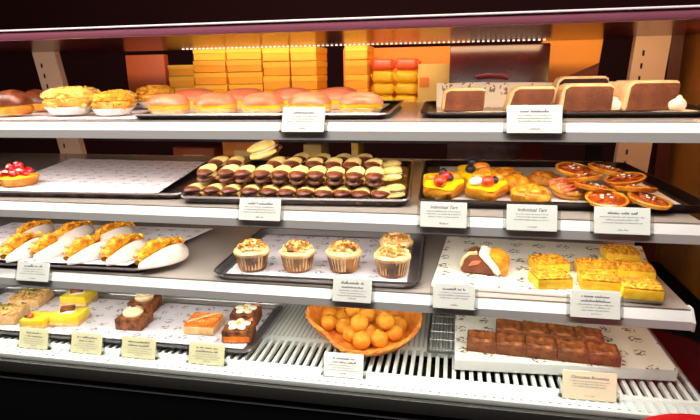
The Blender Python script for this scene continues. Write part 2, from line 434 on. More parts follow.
def sheet(label, quad, z, m='sheet', wave=.0015, n=14, curl=0, name='paper_liner', th=.0008, cat='paper'):
    """thin sheet over four corners (front left, front right, back right, back left)"""
    b = B(); g = []
    P = [Vector((p[0], p[1], 0)) for p in quad]
    c = sum(P, Vector())/4
    for k in (0, 1):
        gg = []
        for j in range(n+1):
            row = []
            for i in range(n+1):
                u, v = i/n, j/n
                p = (P[0]*(1-u) + P[1]*u)*(1-v) + (P[3]*(1-u) + P[2]*u)*v - c
                zz = wave*(1 + noise.noise(Vector((p.x*14, p.y*14, z*9)))) + curl*max(0, v - .8)/.2 + th*k
                row.append(b.bm.verts.new((p.x, p.y, zz)))
            gg.append(row)
        g.append(gg)
    for k in (0, 1):
        for j in range(n):
            for i in range(n):
                q = (g[k][j][i], g[k][j][i+1], g[k][j+1][i+1], g[k][j+1][i])
                b.bm.faces.new(q if k else q[::-1])
    edge = [(0, i) for i in range(n)] + [(j, n) for j in range(n)] + [(n, i) for i in range(n, 0, -1)] + [(j, 0) for j in range(n, 0, -1)]
    for a, e in zip(edge, edge[1:] + edge[:1]):
        b.bm.faces.new((g[0][a[0]][a[1]], g[0][e[0]][e[1]], g[1][e[0]][e[1]], g[1][a[0]][a[1]]))
    o = b.build(name, M[m], loc=(c.x, c.y, z)); return tag(o, label, cat)

def text_mesh(txt, size, shear=.25):
    cu = bpy.data.curves.new('t', 'FONT'); cu.body = txt; cu.size = size; cu.align_x = 'CENTER'; cu.shear = shear; cu.resolution_u = 2; cu.offset = size*.012
    o = bpy.data.objects.new('t', cu); COL.objects.link(o)
    dg = bpy.context.evaluated_depsgraph_get()
    me = bpy.data.meshes.new_from_object(o.evaluated_get(dg)); bpy.data.objects.remove(o)
    return me
def scribble(b, x0, x1, z, h, th, seed, y):
    """a handwritten word: a thin looping ribbon"""
    rr = random.Random(seed); x = x0; pts = []
    while x < x1:
        pts.append((x, z)); a = h*rr.uniform(.55, 1.0) * (1.7 if rr.random() < .18 else 1)
        pts.append((x + h*.28, z + a)); pts.append((x + h*.42, z + a*.2)); x += h*rr.uniform(.5, .75)
        if rr.random() < .12: x += h*.7; pts.append(None)
    for p, q in zip(pts, pts[1:]):
        if p is None or q is None: continue
        d = Vector((q[0]-p[0], q[1]-p[1])); n = Vector((-d.y, d.x)).normalized()*th/2
        vs = [b.bm.verts.new((p[0]+s*n.x, y, p[1]+s*n.y)) for s in (1, -1)] + [b.bm.verts.new((q[0]+s*n.x, y, q[1]+s*n.y)) for s in (-1, 1)]
        b.bm.faces.new(vs)
def card(label, x, y, z, w, h, kind='cardA', titles=(), lean=.34, rz=0, seed=1, foot=True):
    t = thing('price_card', label, 'price card', (x, y, z), rz, None)
    t.rotation_euler = (-lean, 0, rz)
    b = B(); b.box((0, 0, h/2), (w, .0012, h), bev=.0004, seg=1); b.build('card', M[kind], t)
    b = B(); b.box((.0, .0022, h*.42), (w + .012, .0014, h*.84)); fd = .012 if z < .8 else .006; b.box((0, fd/2*math.cos(lean) - .0012*math.sin(lean), fd/2*math.sin(lean) + .0012*math.cos(lean)), (w + .012, fd, .0014), rx=lean); b.build('acrylic_holder', M['acrylic'], t, smooth=False)
    zt = h*.74
    b = B(); rr = random.Random(seed)
    for i, ti in enumerate(titles or (None,)):
        if ti:
            me = text_mesh(ti, .0080)
            m0 = bmesh.new(); m0.from_mesh(me)
            bmesh.ops.transform(m0, matrix=Matrix.Translation((0, -.0009, zt - i*.0075)) @ Matrix.Rotation(PI/2, 4, 'X'), verts=m0.verts)
            tmp = bpy.data.meshes.new('x'); m0.to_mesh(tmp); m0.free(); b.bm.from_mesh(tmp); bpy.data.meshes.remove(tmp); bpy.data.meshes.remove(me)
        else:
            ww = w*rr.uniform(.24, .32); scribble(b, -ww, ww, zt - i*.0075, .0034, .0009, seed*7 + i, -.0009)
    b.build('title', M['ink'], t, smooth=False)
    b = B()
    z0 = zt - .0075*len(titles or (None,)) + .002
    for k in range(3):
        x0 = -w*rr.uniform(.28, .40)
        scribble(b, x0, -x0, z0 - k*.0048, .0017, .00055, seed*31 + k, -.0009)
    scribble(b, -w*.08, w*.10, h*.13, .0022, .0007, seed*77, -.0009)
    b.build('small_print', M['ink2'], t, smooth=False)
    return t
mid1, mid2, mid3 = S1 - .015, S2 - .015, S3 - .015
YC = .8935
card('white card on the top shelf rail in front of the pink buns', -0.2569, YC, mid1 - .001, .076, .044, titles=(None,), seed=3)
card('white card on the top shelf rail in front of chocolate cakes', 0.1275, YC, mid1 - .001, .085, .046, titles=(None,), seed=4)
card('white card on the middle rail in front of chocolate-dipped biscuits', -0.3464, YC, mid2 - .001, .080, .040, titles=(None,), seed=5)
card('white card on the middle rail below the strawberry fruit danish', -0.0117, YC, mid2 - .001, .079, .044, titles=('Individual Tart',), seed=6)
card('white card on the middle rail between apricot danishes and tarts', 0.1345, YC, mid2 - .001, .081, .044, titles=('Individual Tart',), seed=7)
card('white card on the middle rail below the glazed nut tarts', 0.2754, YC, mid2 - .001, .085, .044, titles=(None,), seed=8)
card('white card on the lowest rail in front of the white folded wraps', -0.8566, YC, mid3 - .001, .077, .040, titles=(None,), seed=9)
card('white card on the lowest rail below the nut-topped cupcakes', -0.1749, YC, mid3 - .001, .073, .045, titles=(None, None), seed=10)
card('white card on the lowest rail in front of chocolate cream slice', 0.0111, YC, mid3 - .001, .073, .045, titles=(None,), seed=11)
card('white card on the lowest rail in front of yellow crumble squares', 0.2484, YC, mid3 - .001, .080, .047, titles=(None, None), seed=12)
YD = .925
for px, w, lab, s in ((0, .05, 0, 0),): pass
card('beige card on the deck ledge in front of the nut slab', -0.9153, YD, .7102, .074, .045, 'cardB', (None, None), lean=.3, seed=21)
card('beige card on the deck ledge in front of yellow cheesecake', -0.7808, YD, .7102, .076, .045, 'cardB', (None, None), lean=.3, seed=22)
card('beige card on the deck ledge in front of rosette brownies', -0.6541, YD, .7102, .080, .045, 'cardB', (None, None), lean=.3, seed=23)
card('beige card on the deck ledge in front of the orange cake', -0.4960, YD, .7102, .080, .045, 'cardB', (None, None), lean=.3, seed=24)
card('cream card on the deck ledge in front of the wicker basket', -0.2009, YD, .7102, .080, .048, 'cardA', (None, None), lean=.3, seed=25)
card('peach card on the deck ledge in front of the brownie slab', 0.2622, YD, .7102, .094, .052, 'cardP', ('Chocolate Brownies',), lean=.3, seed=26)

# top shelf
sheet('white paper under the almond pastries at the left of top shelf', [(-1.25, .935), (-.60, .940), (-.62, 1.42), (-1.25, 1.42)], S1 + .0005, 'sheet', .001)
tray('dark tray under the pink iced buns on the top shelf', -.372, 1.17, S1 + .0004, .50, .45, .03, 'traydark', .010)
sheet('white paper under the pink iced buns', [(-.60, .972), (-.15, .985), (-.16, 1.37), (-.59, 1.36)], S1 + .0035, 'white', .0012)
tray('black tray under the chocolate cakes on the top shelf', .20, 1.185, S1 + .0004, .53, .40, .03, 'traydark', .009, r=.03, rim='traydark')
sheet('white printed paper curling up behind the chocolate cakes', [(-.03, 1.02), (.43, 1.035), (.44, 1.26), (-.04, 1.25)], S1 + .003, 'creamboard', .003, curl=.05)
# middle shelf
tray('worn steel tray under the white sprig sheet', -.80, 1.15, S2 + .0004, .50, .40, .06, 'traygrey', .012)
sheet('white sprig-printed sheet covering the left middle tray', [(-.965, .938), (-.585, .957), (-.665, 1.34), (-1.10, 1.36)], S2 + .0135, 'sheet', .0012)
tray('dark tray under the chocolate-dipped biscuits', -.315, 1.175, S2 + .0004, .45, .46, .06, 'traydark', .014)
tray('black tray under fruit danishes and nut tarts', .185, 1.20, S2 + .0004, .50, .46, .03, 'traydark', .014, rim='traydark')
sheet('white paper under fruit danishes and nut tarts', [(-.03, 1.015), (.41, 1.03), (.40, 1.40), (-.03, 1.39)], S2 + .003, 'white', .002)
# lowest shelf
tray('steel tray under the white folded wraps', -.90, 1.06, S3 + .0004, .55, .29, .04, 'traygrey', .010)
sheet('white paper under the white folded wraps', [(-1.18, .920), (-.66, .938), (-.60, 1.22), (-1.18, 1.20)], S3 + .0115, 'sheet', .0012)
tray('silver tray under the nut-topped cupcakes', -.262, 1.085, S3 + .0004, .415, .325, .02, 'traysilver', .014, r=.03, rim='dkmetal')
sheet('sprig-printed paper under the nut-topped cupcakes', [(-.445, .945), (-.078, .955), (-.085, 1.22), (-.455, 1.215)], S3 + .003, 'sheet', .0012)
# a shallow white board, slightly turned
def cake_board(label, quad, z, h):
    b = B(); c = Vector((sum(p[0] for p in quad)/4, sum(p[1] for p in quad)/4))
    b.prism([(p[0]-c.x, p[1]-c.y) for p in quad], 0, h)
    bmesh.ops.bevel(b.bm, geom=list(b.bm.edges), offset=.0015, segments=1, affect='EDGES')
    t = thing('cake_board', label, 'cake board', (c.x, c.y, z)); b.build('board', M['white'], t)
    b = B(); b.prism([((p[0]-c.x)*.994, (p[1]-c.y)*.994) for p in quad], h - .0002, h + .0003); b.build('printed_top', M['board'], t)
    return t
cake_board('printed white board under cream slice and yellow squares', [(-.031, .945), (.365, .930), (.425, 1.235), (-.006, 1.25)], S3 + .0006, .009)
# deck
tray('long silver tray at the left of the deck', -.83, 1.085, DK + .0004, .83, .245, .012, 'traysilver', .010, r=.02, rim='traysilver')
sheet('sprig-printed paper on the long left deck tray', [(-1.222, .978), (-.438, .988), (-.438, 1.188), (-1.222, 1.180)], DK + .0040, 'sheet', .0012)
cake_board('thick printed white cake box under the brownies', [(.018, .985), (.441, 1.012), (.443, 1.235), (.020, 1.225)], DK + .0005, .024)
# wire rack
rk = thing('wire_rack', 'small steel wire rack between basket and brownie box', 'rack', (-.008, 1.137, DK + .0005))
b = B()
b.tube([(x, y, .006) for x, y in rrect(.062, .196, .006)], .0022, 6, closed=True); b.build('frame', M['wire'], rk)
b = B()
for i in range(9): b.tube([(-.028 + i*.007, -.097, .0075), (-.028 + i*.007, .097, .0075)], .0011, 5)
for j in range(5): b.tube([(-.03, -.08 + j*.04, .0055), (.03, -.08 + j*.04, .0055)], .0011, 5)
b.build('wire_grid', M['wire'], rk)
for sx in (-1, 1):
    for sy in (-1, 1): b = B(); b.tube([(sx*.027, sy*.09, 0), (sx*.027, sy*.09, .006)], .002, 6); b.build('foot', M['wire'], rk)

# ================================================================== top shelf pastries
Z1 = S1 + .0062
# chocolate-topped buns
def choux():
    t = thing('chocolate_bun', 'bun', 'bun', group='chocolate-topped buns')
    b = B(); b.lathe([(.012, 0), (.030, .001), (.0375, .009), (.038, .017), (.034, .024), (.02, .028)], 28, rough=.06); b.build('bun', M['gold'], t)
    b = B(); b.lathe([(.033, .0215), (.0385, .022), (.038, .029), (.031, .042), (.018, .050), (.004, .053)], 28, rough=.10); b.build('chocolate_icing', M['choc'], t)
    return t
mk = Maker(choux())
mk((-0.9278, 1.0, Z1), .3, 'chocolate-topped golden bun at the front left corner of top shelf')
mk((-0.9778, 1.13, Z1), 1.3, 'chocolate-topped golden bun behind the corner one on top shelf', sc=.95)
# almond pastries in paper cases
def almond(top='almond', seed=1):
    t = thing('almond_pastry', 'pastry', 'pastry', group='almond pastries in white paper cases')
    b = B(); b.lathe([(.034, 0), (.0375, .002), (.0475, .017), (.0465, .017), (.036, .003)], 72, flute=.03, nf=30); b.build('paper_case', M['paper'], t)
    b = B(); b.lathe([(.034, .003), (.041, .012), (.0455, .022), (.046, .032), (.036, .040), (.012, .044)], 32, rough=.08); b.build('cream_filling', M['palegold'], t)
    b = B(); rr = random.Random(seed)
    b.lathe([(.043, .033), (.0465, .037), (.045, .046), (.036, .052), (.018, .053), (.003, .050)], 32, rough=.12)
    for i in range(46):
        a = rr.random()*2*PI; z = rr.uniform(.018, .040); s = rr.uniform(.004, .008)
        b.blob((.0455*math.cos(a), .0455*math.sin(a), z), (s, s, s*.7), 1, .3, 150)
    for i in range(90):
        a = rr.random()*2*PI; r = .046*math.sqrt(rr.random()); z = .0545 - .012*(r/.046)**3
        b.box((r*math.cos(a), r*math.sin(a), z), (.009, .006, .0022), rz=rr.random()*3, rx=rr.uniform(-.6, .6), ry=rr.uniform(-.6, .6))
    b.build('almond_topping', M[top], t, smooth=False)['kind'] = 'stuff'
    return t
mk = Maker(almond())
mk((-0.8077, 1.02, Z1), 0, 'almond-topped pastry in white paper case, front left beside chocolate bun')
mk((-0.8797, 1.15, Z1), 1, 'almond-topped pastry in white paper case, back left', sc=.98)
mk((-0.7894, 1.17, Z1), 2.2, 'almond-topped pastry in white paper case, middle of the back', sc=.82)
mk2 = Maker(almond('crumb', 5))
mk2((-0.7088, 1.025, Z1 - .002), .5, 'browner flaky almond pastry in white paper case, front beside the tray corner', sc=.85)
mk2((-0.7277, 1.235, Z1), 1.7, 'browner flaky almond pastry behind the first pink bun', sc=.97)
# pink iced buns
def pinkbun():
    t = thing('pink_iced_bun', 'bun', 'iced bun', group='pink iced buns with custard')
    b = B(); b.lathe([(.026, 0), (.037, .001), (.0415, .006), (.042, .011), (.038, .014)], 32, rough=.04); b.build('bun', M['sponge'], t)
    b = B(); b.lathe([(.034, .0105), (.0415, .0115), (.043, .0155), (.042, .020), (.034, .022)], 32, rough=.03); b.build('custard_filling', M['custard'], t)
    b = B(); b.lathe([(.036, .0185), (.0432, .0185), (.0428, .024), (.036, .034), (.023, .0395), (.004, .041)], 32, rough=.05); b.build('pink_icing', M['pink'], t)
    return t
mk = Maker(pinkbun())
for i, (px, Y) in enumerate([(169, 1.03), (216, 1.04), (263, 1.04), (310, 1.04), (360, 1.04)]):
    x = {169: -0.5817, 216: -0.4818, 263: -0.3799, 310: -0.2815, 360: -0.1784}[px]
    mk((x, Y, Z1 - .0005), i*1.1, 'pink iced custard bun, %s from the left in the front row' % ORD[i])
for i, (x, Y) in enumerate([(-0.5913, 1.17), (-0.4679, 1.17), (-0.3583, 1.17), (-0.2523, 1.17)]):
    mk((x, Y, Z1 - .0005), i*1.7 + .4, 'pink iced custard bun, %s from the left in the back row' % ORD[i], sc=1.16)
# layered chocolate cake slabs: tan coating, cut chocolate face to the front
def slab(w, d, h, skew=0, dark='cakechoc'):
    t = thing('chocolate_cake_slice', 'slice', 'cake slice', group='chocolate cake slices on the top shelf')
    def out(k):
        pts = [(-w/2, 0), (w/2, 0), (w/2 + skew*.6, h*.86), (w/2 + skew - .006, h), (-w/2 + skew + .008, h), (-w/2 + skew*.8, h*.84)]
        c = (skew*.4, h/2)
        return [((x - c[0])*k + c[0], (z - c[1])*k + c[1]) for x, z in pts]
    X = Matrix(((1, 0, 0, 0), (0, 0, 1, 0), (0, 1, 0, 0), (0, 0, 0, 1)))
    b = B(); b.prism(out(1), -d/2, d/2, mtx=X); bmesh.ops.bevel(b.bm, geom=list(b.bm.edges), offset=.003, segments=2, affect='EDGES'); b.build('cream_coating', M['sponge'], t)
    b = B(); vs = b.prism([(-w/2 + .004, -.0), (w/2 - .0015, -.0), (w/2 + skew*.6 - .002, h*.84), (w/2 + skew - .009, h - .0045), (-w/2 + skew + .011, h - .0045), (-w/2 + skew*.8 + .0045, h*.80)], -d/2 - .0015, -d/2 + .004, mtx=X); bmesh.ops.bevel(b.bm, geom=list(b.bm.edges), offset=.0012, segments=1, affect='EDGES'); b.build('cut_face', M[dark], t)
    return t
ZC = S1 + .009
put(slab(.079, .055, .042, .004), (0.0154, 1.075, ZC), .06, 'brown chocolate cake slice at the left end of the tray')
put(slab(.080, .055, .044, .012), (0.1344, 1.07, ZC), .04, 'chocolate cake slice directly behind the white card')
put(slab(.098, .05, .060, .006, 'darkchoc'), (0.2444, 1.165, ZC), .0, 'tall dark chocolate cake slice with pale arched edge, standing behind')
put(slab(.088, .06, .048, .004), (0.2334, 1.065, ZC), .02, 'tan-edged chocolate cake slice in front of the tall dark one')
put(slab(.100, .062, .052, .006), (0.3394, 1.085, ZC), .28, 'largest chocolate cake slice with pale top at the right end')
def dollop():
    t = thing('cream_dollop', 'cream', 'cream', group=None)
    b = B(); b.blob((0, 0, .008), (.017, .013, .011), 3, .15, 80, flat=-.008); b.build('cream_mound', M['cream'], t)
    b = B(); b.blob((.002, 0, .019), (.007, .006, .005), 2, .1, 80); b.build('peak', M['cream'], t); return t
mk = Maker(dollop())
mk((0.2849, 1.06, ZC), 0, 'white cream dollop between the two rightmost chocolate cakes')
mk((0.3955, 1.07, ZC), .6, 'white cream dollop at the right end of the cake tray', sc=1.1)

# ================================================================== middle shelf
# berry tart
t = thing('raspberry_tart', 'golden tart heaped with red raspberries at the left end', 'tart', (-0.9465, 1.0, S2 + .0162), .4)
b = B(); b.lathe([(.030, 0), (.034, .001), (.042, .018), (.040, .019), (.033, .010), (.004, .010)], 60, flute=.02, nf=26); b.build('pastry_shell', M['gold'], t)
b = B(); b.lathe([(.034, .010), (.038, .017), (.030, .022), (.006, .025)], 28); b.build('custard', M['custard'], t)
rr = random.Random(3)
for (x, y, z) in [(-.022, -.012, .026), (0, -.022, .026), (.018, -.014, .026), (-.020, .012, .026), (.004, .016, .028), (.020, .008, .026), (-.010, -.008, .038), (.008, -.006, .039), (-.002, .010, .040)]:
    b = B(); b.blob((x, y, z), (.0095, .0095, .0105), 3, .28, 330); b.build('raspberry', M['red'], t)
for (x, y, z) in [(-.016, -.022, .033), (.010, -.019, .035)]:
    b = B(); b.blob((x, y, z), (.006, .004, .003), 2); b.build('sugar_dust', M['cream'], t)
# chocolate-dipped sandwich biscuits
def biscuit():
    t = thing('dipped_biscuit', 'biscuit', 'biscuit', group='chocolate-dipped sandwich biscuits')
    L, W, H = .064, .0365, .013
    for k, z in ((0, .0065), (1, .0195)):
        b = B(); b.blob((0, 0, z), (W/2, L/2, .0075), 3, .10, 160); b.build('biscuit_half', M['dough'], t)
    b = B(); b.blob((0, 0, .013), (W/2*.86, L/2*.86, .0032), 2); b.build('cream_filling', M['cream'], t)
    b = B()
    for z in (.0065, .0195):
        vs = b.blob((0, -.0008, z), (W/2*1.05, L/2*1.04, .0082), 3, .06, 160)
    geom = list(b.bm.verts) + list(b.bm.edges) + list(b.bm.faces)
    bmesh.ops.bisect_plane(b.bm, geom=geom, plane_co=(0, -.010, 0), plane_no=(0, 1, .12), clear_outer=True)
    b.build('chocolate_dip', M['choc'], t)
    return t
mk = Maker(biscuit())
zb = S2 + .0025
def brow(xs, Y, z, rowname, tilt=.05):
    for i, x in enumerate(xs):
        mk((x, Y + R.uniform(-.003, .003), z), R.uniform(-.10, .10), 'chocolate-dipped sandwich biscuit, %s from left in the %s' % (ORD[i], rowname), rx=tilt + R.uniform(-.03, .03))
brow([-0.5160, -0.4743, -0.4354, -0.3948, -0.3548, -0.3174, -0.2805, -0.2441, -0.2081, -0.1707, -0.1337], .99, zb, 'lowest front row')
brow([-0.4985, -0.4503, -0.4136, -0.3752, -0.3374, -0.3000, -0.2631, -0.2247, -0.1848, -0.1474], 1.012, zb + .034, 'raised front row', .16)
brow([-0.5067, -0.4580, -0.4124, -0.3674, -0.3231, -0.2795, -0.2364, -0.1940, -0.1522], 1.068, zb, 'second low row')
brow([-0.5076, -0.4676, -0.3731, -0.3348, -0.2881, -0.2464, -0.2054, -0.1606], 1.088, zb + .040, 'raised back row', .14)
brow([-0.5205, -0.4659, -0.4122, -0.3593, -0.3073, -0.2561, -0.2057, -0.1606], 1.145, zb, 'low back row')
brow([-0.3416, -0.2899, -0.2413, -0.1934], 1.165, zb + .038, 'topmost back row', .1)
mk((-0.1098, 1.03, zb), 2.5, 'pale biscuit turned end outwards at the right of the low rows')
mk((-0.1182, 1.055, zb + .031), 2.3, 'pale biscuit turned sideways atop the right end of the pile')
mk((-0.1294, 1.135, zb + .031), 2.7, 'pale biscuit turned sideways at the back right corner of pile')
mk((-0.3999, 1.10, zb + .070), 2.5, 'pale biscuit lying crosswise on top of the pile', sc=1.25, rx=-.25)

# fruit danishes
def danish_base(t, r=.039, m='gold', lobes=5):
    b = B(); b.lathe([(r*.7, 0), (r*.93, .001), (r, .009), (r*.97, .017), (r*.82, .022), (r*.6, .016), (.004, .015)], 60, flute=.10, nf=lobes, rough=.07); b.build('pastry', M[m], t)
def berry_half(b, x, y, z, s=1, rz=0):
    b.lathe([(.0005, .014), (.005, .012), (.009, .006), (.010, 0), (.008, -.004), (.001, -.005)], 16, mtx=Matrix.Translation((x, y, z)) @ Matrix.Rotation(rz, 4, 'Z') @ Matrix.Rotation(1.1, 4, 'X') @ Matrix.Scale(s, 4))
def fruit(parts, cust=True):
    t = thing('fruit_danish', 'danish', 'danish pastry', group='fruit danishes')
    danish_base(t, m='gold')
    b = B(); b.lathe([(.036, .0150), (.0365, .0215), (.024, .0245), (.003, .025)], 40, flute=.12, nf=5); b.build('yellow_glaze', M['custard'], t)
    for kind, x, y, z, s in parts:
        b = B()
        if kind == 'strawberry': berry_half(b, x, y, z, s, R.uniform(-1, 1)); b.build('strawberry', M['straw'], t)
        elif kind == 'blueberry':
            b.blob((x, y, z), (.0078*s, .0078*s, .0072*s), 2); b.lathe([(.0022, .0068), (.0034, .0078), (.0022, .0074)], 10, mtx=Matrix.Translation((x, y, z))); b.build('blueberry', M['blue'], t)
        elif kind == 'cream': b.blob((x, y, z), (.012*s, .010*s, .008*s), 2, .15, 90); b.build('cream_swirl', M['cream'], t)
        elif kind == 'raspberry': b.blob((x, y, z), (.0085*s, .0085*s, .0085*s), 2, .25, 330); b.build('raspberry', M['red'], t)
        elif kind == 'kiwi': b.lathe([(.013, 0), (.0135, .003), (.010, .004), (.001, .004)], 18, mtx=Matrix.Translation((x, y, z))); b.build('kiwi_slice', M['green'], t)
        elif kind == 'peach': b.blob((x, y, z), (.015*s, .009*s, .009*s), 2, rz=R.uniform(-.6, .6)); b.build('peach_slice', M['apricot'], t)
    return t
ZD = S2 + .0066
put(fruit([('strawberry', -.006, -.018, .030, 1.25), ('raspberry', .006, -.004, .033, 1.1), ('blueberry', .001, .006, .036, 1.1), ('blueberry', .014, -.008, .031, .8), ('peach', -.020, .004, .025, .9), ('peach', .022, .010, .024, 1)]), (-0.0181, 1.050, ZD + .009), .1, 'fruit danish with red berries at the tray\'s front left corner', sc=1.04, rx=.30)
put(fruit([('cream', -.018, -.012, .028, 1.15), ('strawberry', .004, -.016, .030, 1.2), ('blueberry', .016, -.008, .030, 1.0), ('peach', .022, .012, .025, 1), ('peach', -.012, .014, .025, 1)]), (0.0649, 1.046, ZD + .009), 0, 'fruit danish with white cream beside a strawberry', sc=1.02, rx=.28)
put(fruit([('blueberry', -.010, -.012, .030, 1.3), ('blueberry', -.006, .016, .033, 1.3), ('peach', .012, .008, .026, 1.2), ('peach', .018, -.012, .026, 1)]), (0.0487, 1.14, ZD + .013), 0, 'fruit danish topped with two dark blueberries, behind the berry ones', sc=1.05, rx=.25)
def apricot():
    t = thing('apricot_danish', 'danish', 'danish pastry', group='apricot danishes')
    danish_base(t, .040, 'gold', 4)
    for x, y, rz in ((-.014, .006, .5), (.013, .008, -.5), (0, -.012, .1)):
        b = B(); b.blob((x, y, .020), (.016, .013, .010), 3, .05, 60, rz=rz); b.build('apricot_half', M['apricot'], t)
    for rz in (.5, -.7): b = B(); b.tube([(-.036*math.cos(rz), -.036*math.sin(rz), .018), (0, 0, .031), (.036*math.cos(rz), .036*math.sin(rz), .018)], .0036, 8, flat=.5); b.build('pastry_strip', M['gold'], t)
    return t
mk = Maker(apricot())
mk((0.1116, 1.18, ZD + .004), .3, 'glazed apricot danish at the back, beside the blueberry danish', rx=.1)
mk((0.1278, 1.10, ZD + .004), 1.2, 'glazed apricot danish in the middle of the apricot group', rx=.1)
mk((0.1458, 1.025, ZD), .7, 'glazed apricot danish at the front, above the second tart card', sc=.98, rx=.1)
mk((0.1973, 1.185, ZD), 2.0, 'glazed apricot danish next to the crumb-topped round', sc=.9, rx=.05)
# crumb round and nut tarts
def crumbround():
    t = thing('crumb_tart', 'tart', 'tart')
    b = B(); b.lathe([(.030, 0), (.034, .001), (.041, .014), (.038, .017), (.003, .016)], 48, flute=.02, nf=22); b.build('pastry_shell', M['gold'], t)
    b = B(); rr = random.Random(8)
    for i in range(75):
        a = rr.random()*2*PI; r = .036*math.sqrt(rr.random()); s = rr.uniform(.003, .0055)
        b.blob((r*math.cos(a), r*math.sin(a), .017), (s, s, s*.8), 1)
    b.build('crumble', M['sponge'], t)['kind'] = 'stuff'
    b = B()
    for k in range(-2, 3): b.tube([(-.034, k*.013, .018), (0, k*.013 + .004, .0235), (.034, k*.013, .018)], .003, 6)
    b.build('icing_lattice', M['pink'], t)
    return t
put(crumbround(), (0.2228, 1.065, ZD + .005), .5, 'pale crumb-topped lattice tart left of the glazed nut tarts', rx=.2, sc=.92)
def nuttart():
    t = thing('nut_tart', 'tart', 'tart', group='glazed nut tarts')
    b = B(); b.lathe([(.029, 0), (.033, .001), (.0358, .0058), (.0372, .0082), (.0355, .0096), (.0325, .0078), (.004, .0070)], 56, flute=.018, nf=28); b.build('pastry_shell', M['gold'], t)
    b = B(); b.lathe([(.0330, .0070), (.031, .0088), (.018, .0100), (.002, .0104)], 32, rough=.04); b.build('amber_filling', M['glaze'], t)
    rr = random.Random(11)
    for i in range(7):
        a = i*.9 + .2; r = .021 if i % 2 else .011
        b = B(); b.blob((r*math.cos(a), r*math.sin(a), .0106), (.0065, .0035, .0025), 2, .2, 200, rz=a); b.build('pecan', M['glaze'], t)
    b = B()
    for i in range(5):
        a = rr.random()*6; r = .016*rr.random(); b.blob((r*math.cos(a), r*math.sin(a), .0126), (.0036, .0022, .0014), 1)
    b.build('sugar_flakes', M['cream'], t)['kind'] = 'stuff'
    return t
mk = Maker(nuttart())
for lab, (x, y), z, rz in (
    ('front row left, behind its white card', (0.2708, 0.9619), 1.064, 0), ('front row right, at the tray end', (0.3396, 0.9631), 1.064, 1),
    ('second row left', (0.2612, 1.0139), 1.074, 2), ('second row right', (0.3304, 1.0091), 1.074, 3),
    ('third row left', (0.2497, 1.0519), 1.085, 4), ('third row right', (0.3240, 1.0483), 1.085, 5),
    ('back row left, nearest the apricot danishes', (0.2394, 1.0921), 1.094, .5), ('back row right, nearest the upright', (0.3014, 1.0985), 1.094, 1.5)):
    mk((x, y + .020, z + .008), rz, 'glazed amber nut tart, ' + lab, rx=.20, sc=.97)

# ================================================================== lowest shelf
# folded white wraps with golden filling along the open edge
def wraproll():
    t = thing('folded_wrap', 'wrap', 'wrap', group='folded white wraps with golden filling')
    # local: golden edge runs along +y (tail -y), white half-moon bulges to +x
    L = .118
    b = B(); n, k = 24, 14; g = []
    for i in range(n+1):
        a = i/n; y = -L/2 + L*a; half = .005 + .050*math.sin(PI*min(max(a*.96 + .02, 0), 1))**.8
        row = []
        for j in range(k+1):
            q = j/k
            zz = .003 + .019*math.sin(PI*q**.7)**.8*(.25 + .75*math.sin(PI*(a*.9+.05)))
            row.append(b.bm.verts.new((half*q - .006, y - .018*q*(1-a), zz)))
        g.append(row)
    for i in range(n):
        for j in range(k): b.bm.faces.new((g[i][j], g[i+1][j], g[i+1][j+1], g[i][j+1]))
    ret = bmesh.ops.extrude_face_region(b.bm, geom=list(b.bm.faces))
    for v in [q for q in ret['geom'] if isinstance(q, bmesh.types.BMVert)]: v.co.z = 0
    b.build('flatbread', M['wrap'], t)
    b = B(); P = []; Rd = []
    for i in range(34):
        a = i/33; P.append((-.006 - .014*math.sin(PI*a) + .006*math.sin(a*21)*.25, -L/2 - .008 + (L + .012)*a, .010 + .010*math.sin(PI*a))); Rd.append(.0035 + .0088*math.sin(PI*(a*.80 + .12))**1.3)
    b.tube(P, Rd, 12, bump=.55); b.build('filling', M['filling'], t)
    rr = random.Random(4)
    for nm, m_, cnt in (('toasted_crumbs', 'crumb', 60), ('cheese_bits', 'custard', 26), ('browned_bits', 'case', 22)):
        b = B()
        for i in range(cnt):
            p = P[rr.randrange(2, 33)]; s = rr.uniform(.0025, .0055)
            b.blob((p[0] + rr.uniform(-.010, .008), p[1] + rr.uniform(-.005, .005), p[2] + .006 + rr.uniform(-.004, .003)), (s*1.2, s*.8, s*.6), 1, .3, 200, rz=rr.random()*3)
        b.build(nm, M[m_], t)['kind'] = 'stuff'
    return t
mk = Maker(wraproll())
def wrap_at(tail, head, label, sc, z):
    d = Vector(head) - Vector(tail); c = (Vector(head) + Vector(tail))/2
    mk((c.x, c.y, z), math.atan2(d.y, d.x) - PI/2, label, sc=min(1.12, d.length/.126))
ZW = S3 + .0145
F = ZW + .012
fr = [((-0.9342, 0.9178), (-0.9643, 1.0676)), ((-0.8837, 0.9450), (-0.8739, 1.0887)), ((-0.7902, 0.9326), (-0.7791, 1.0684)), ((-0.7055, 0.9203), (-0.7070, 1.1033)), ((-0.6234, 0.9205), (-0.5956, 1.0780))]
for i, (a, h) in enumerate(fr): wrap_at(a, h, 'white folded wrap with golden filling, %s from left in front row' % ORD[i], 1, ZW)
bk = [((-0.9972, 1.0296), (-0.9906, 1.1284)), ((-0.8891, 1.0288), (-0.8808, 1.1337)), ((-0.7994, 1.0415), (-0.7659, 1.1399))]
for i, (a, h) in enumerate(bk): wrap_at(a, h, 'white folded wrap with golden filling, %s from left in back row' % ORD[i], 1, ZW + .016)

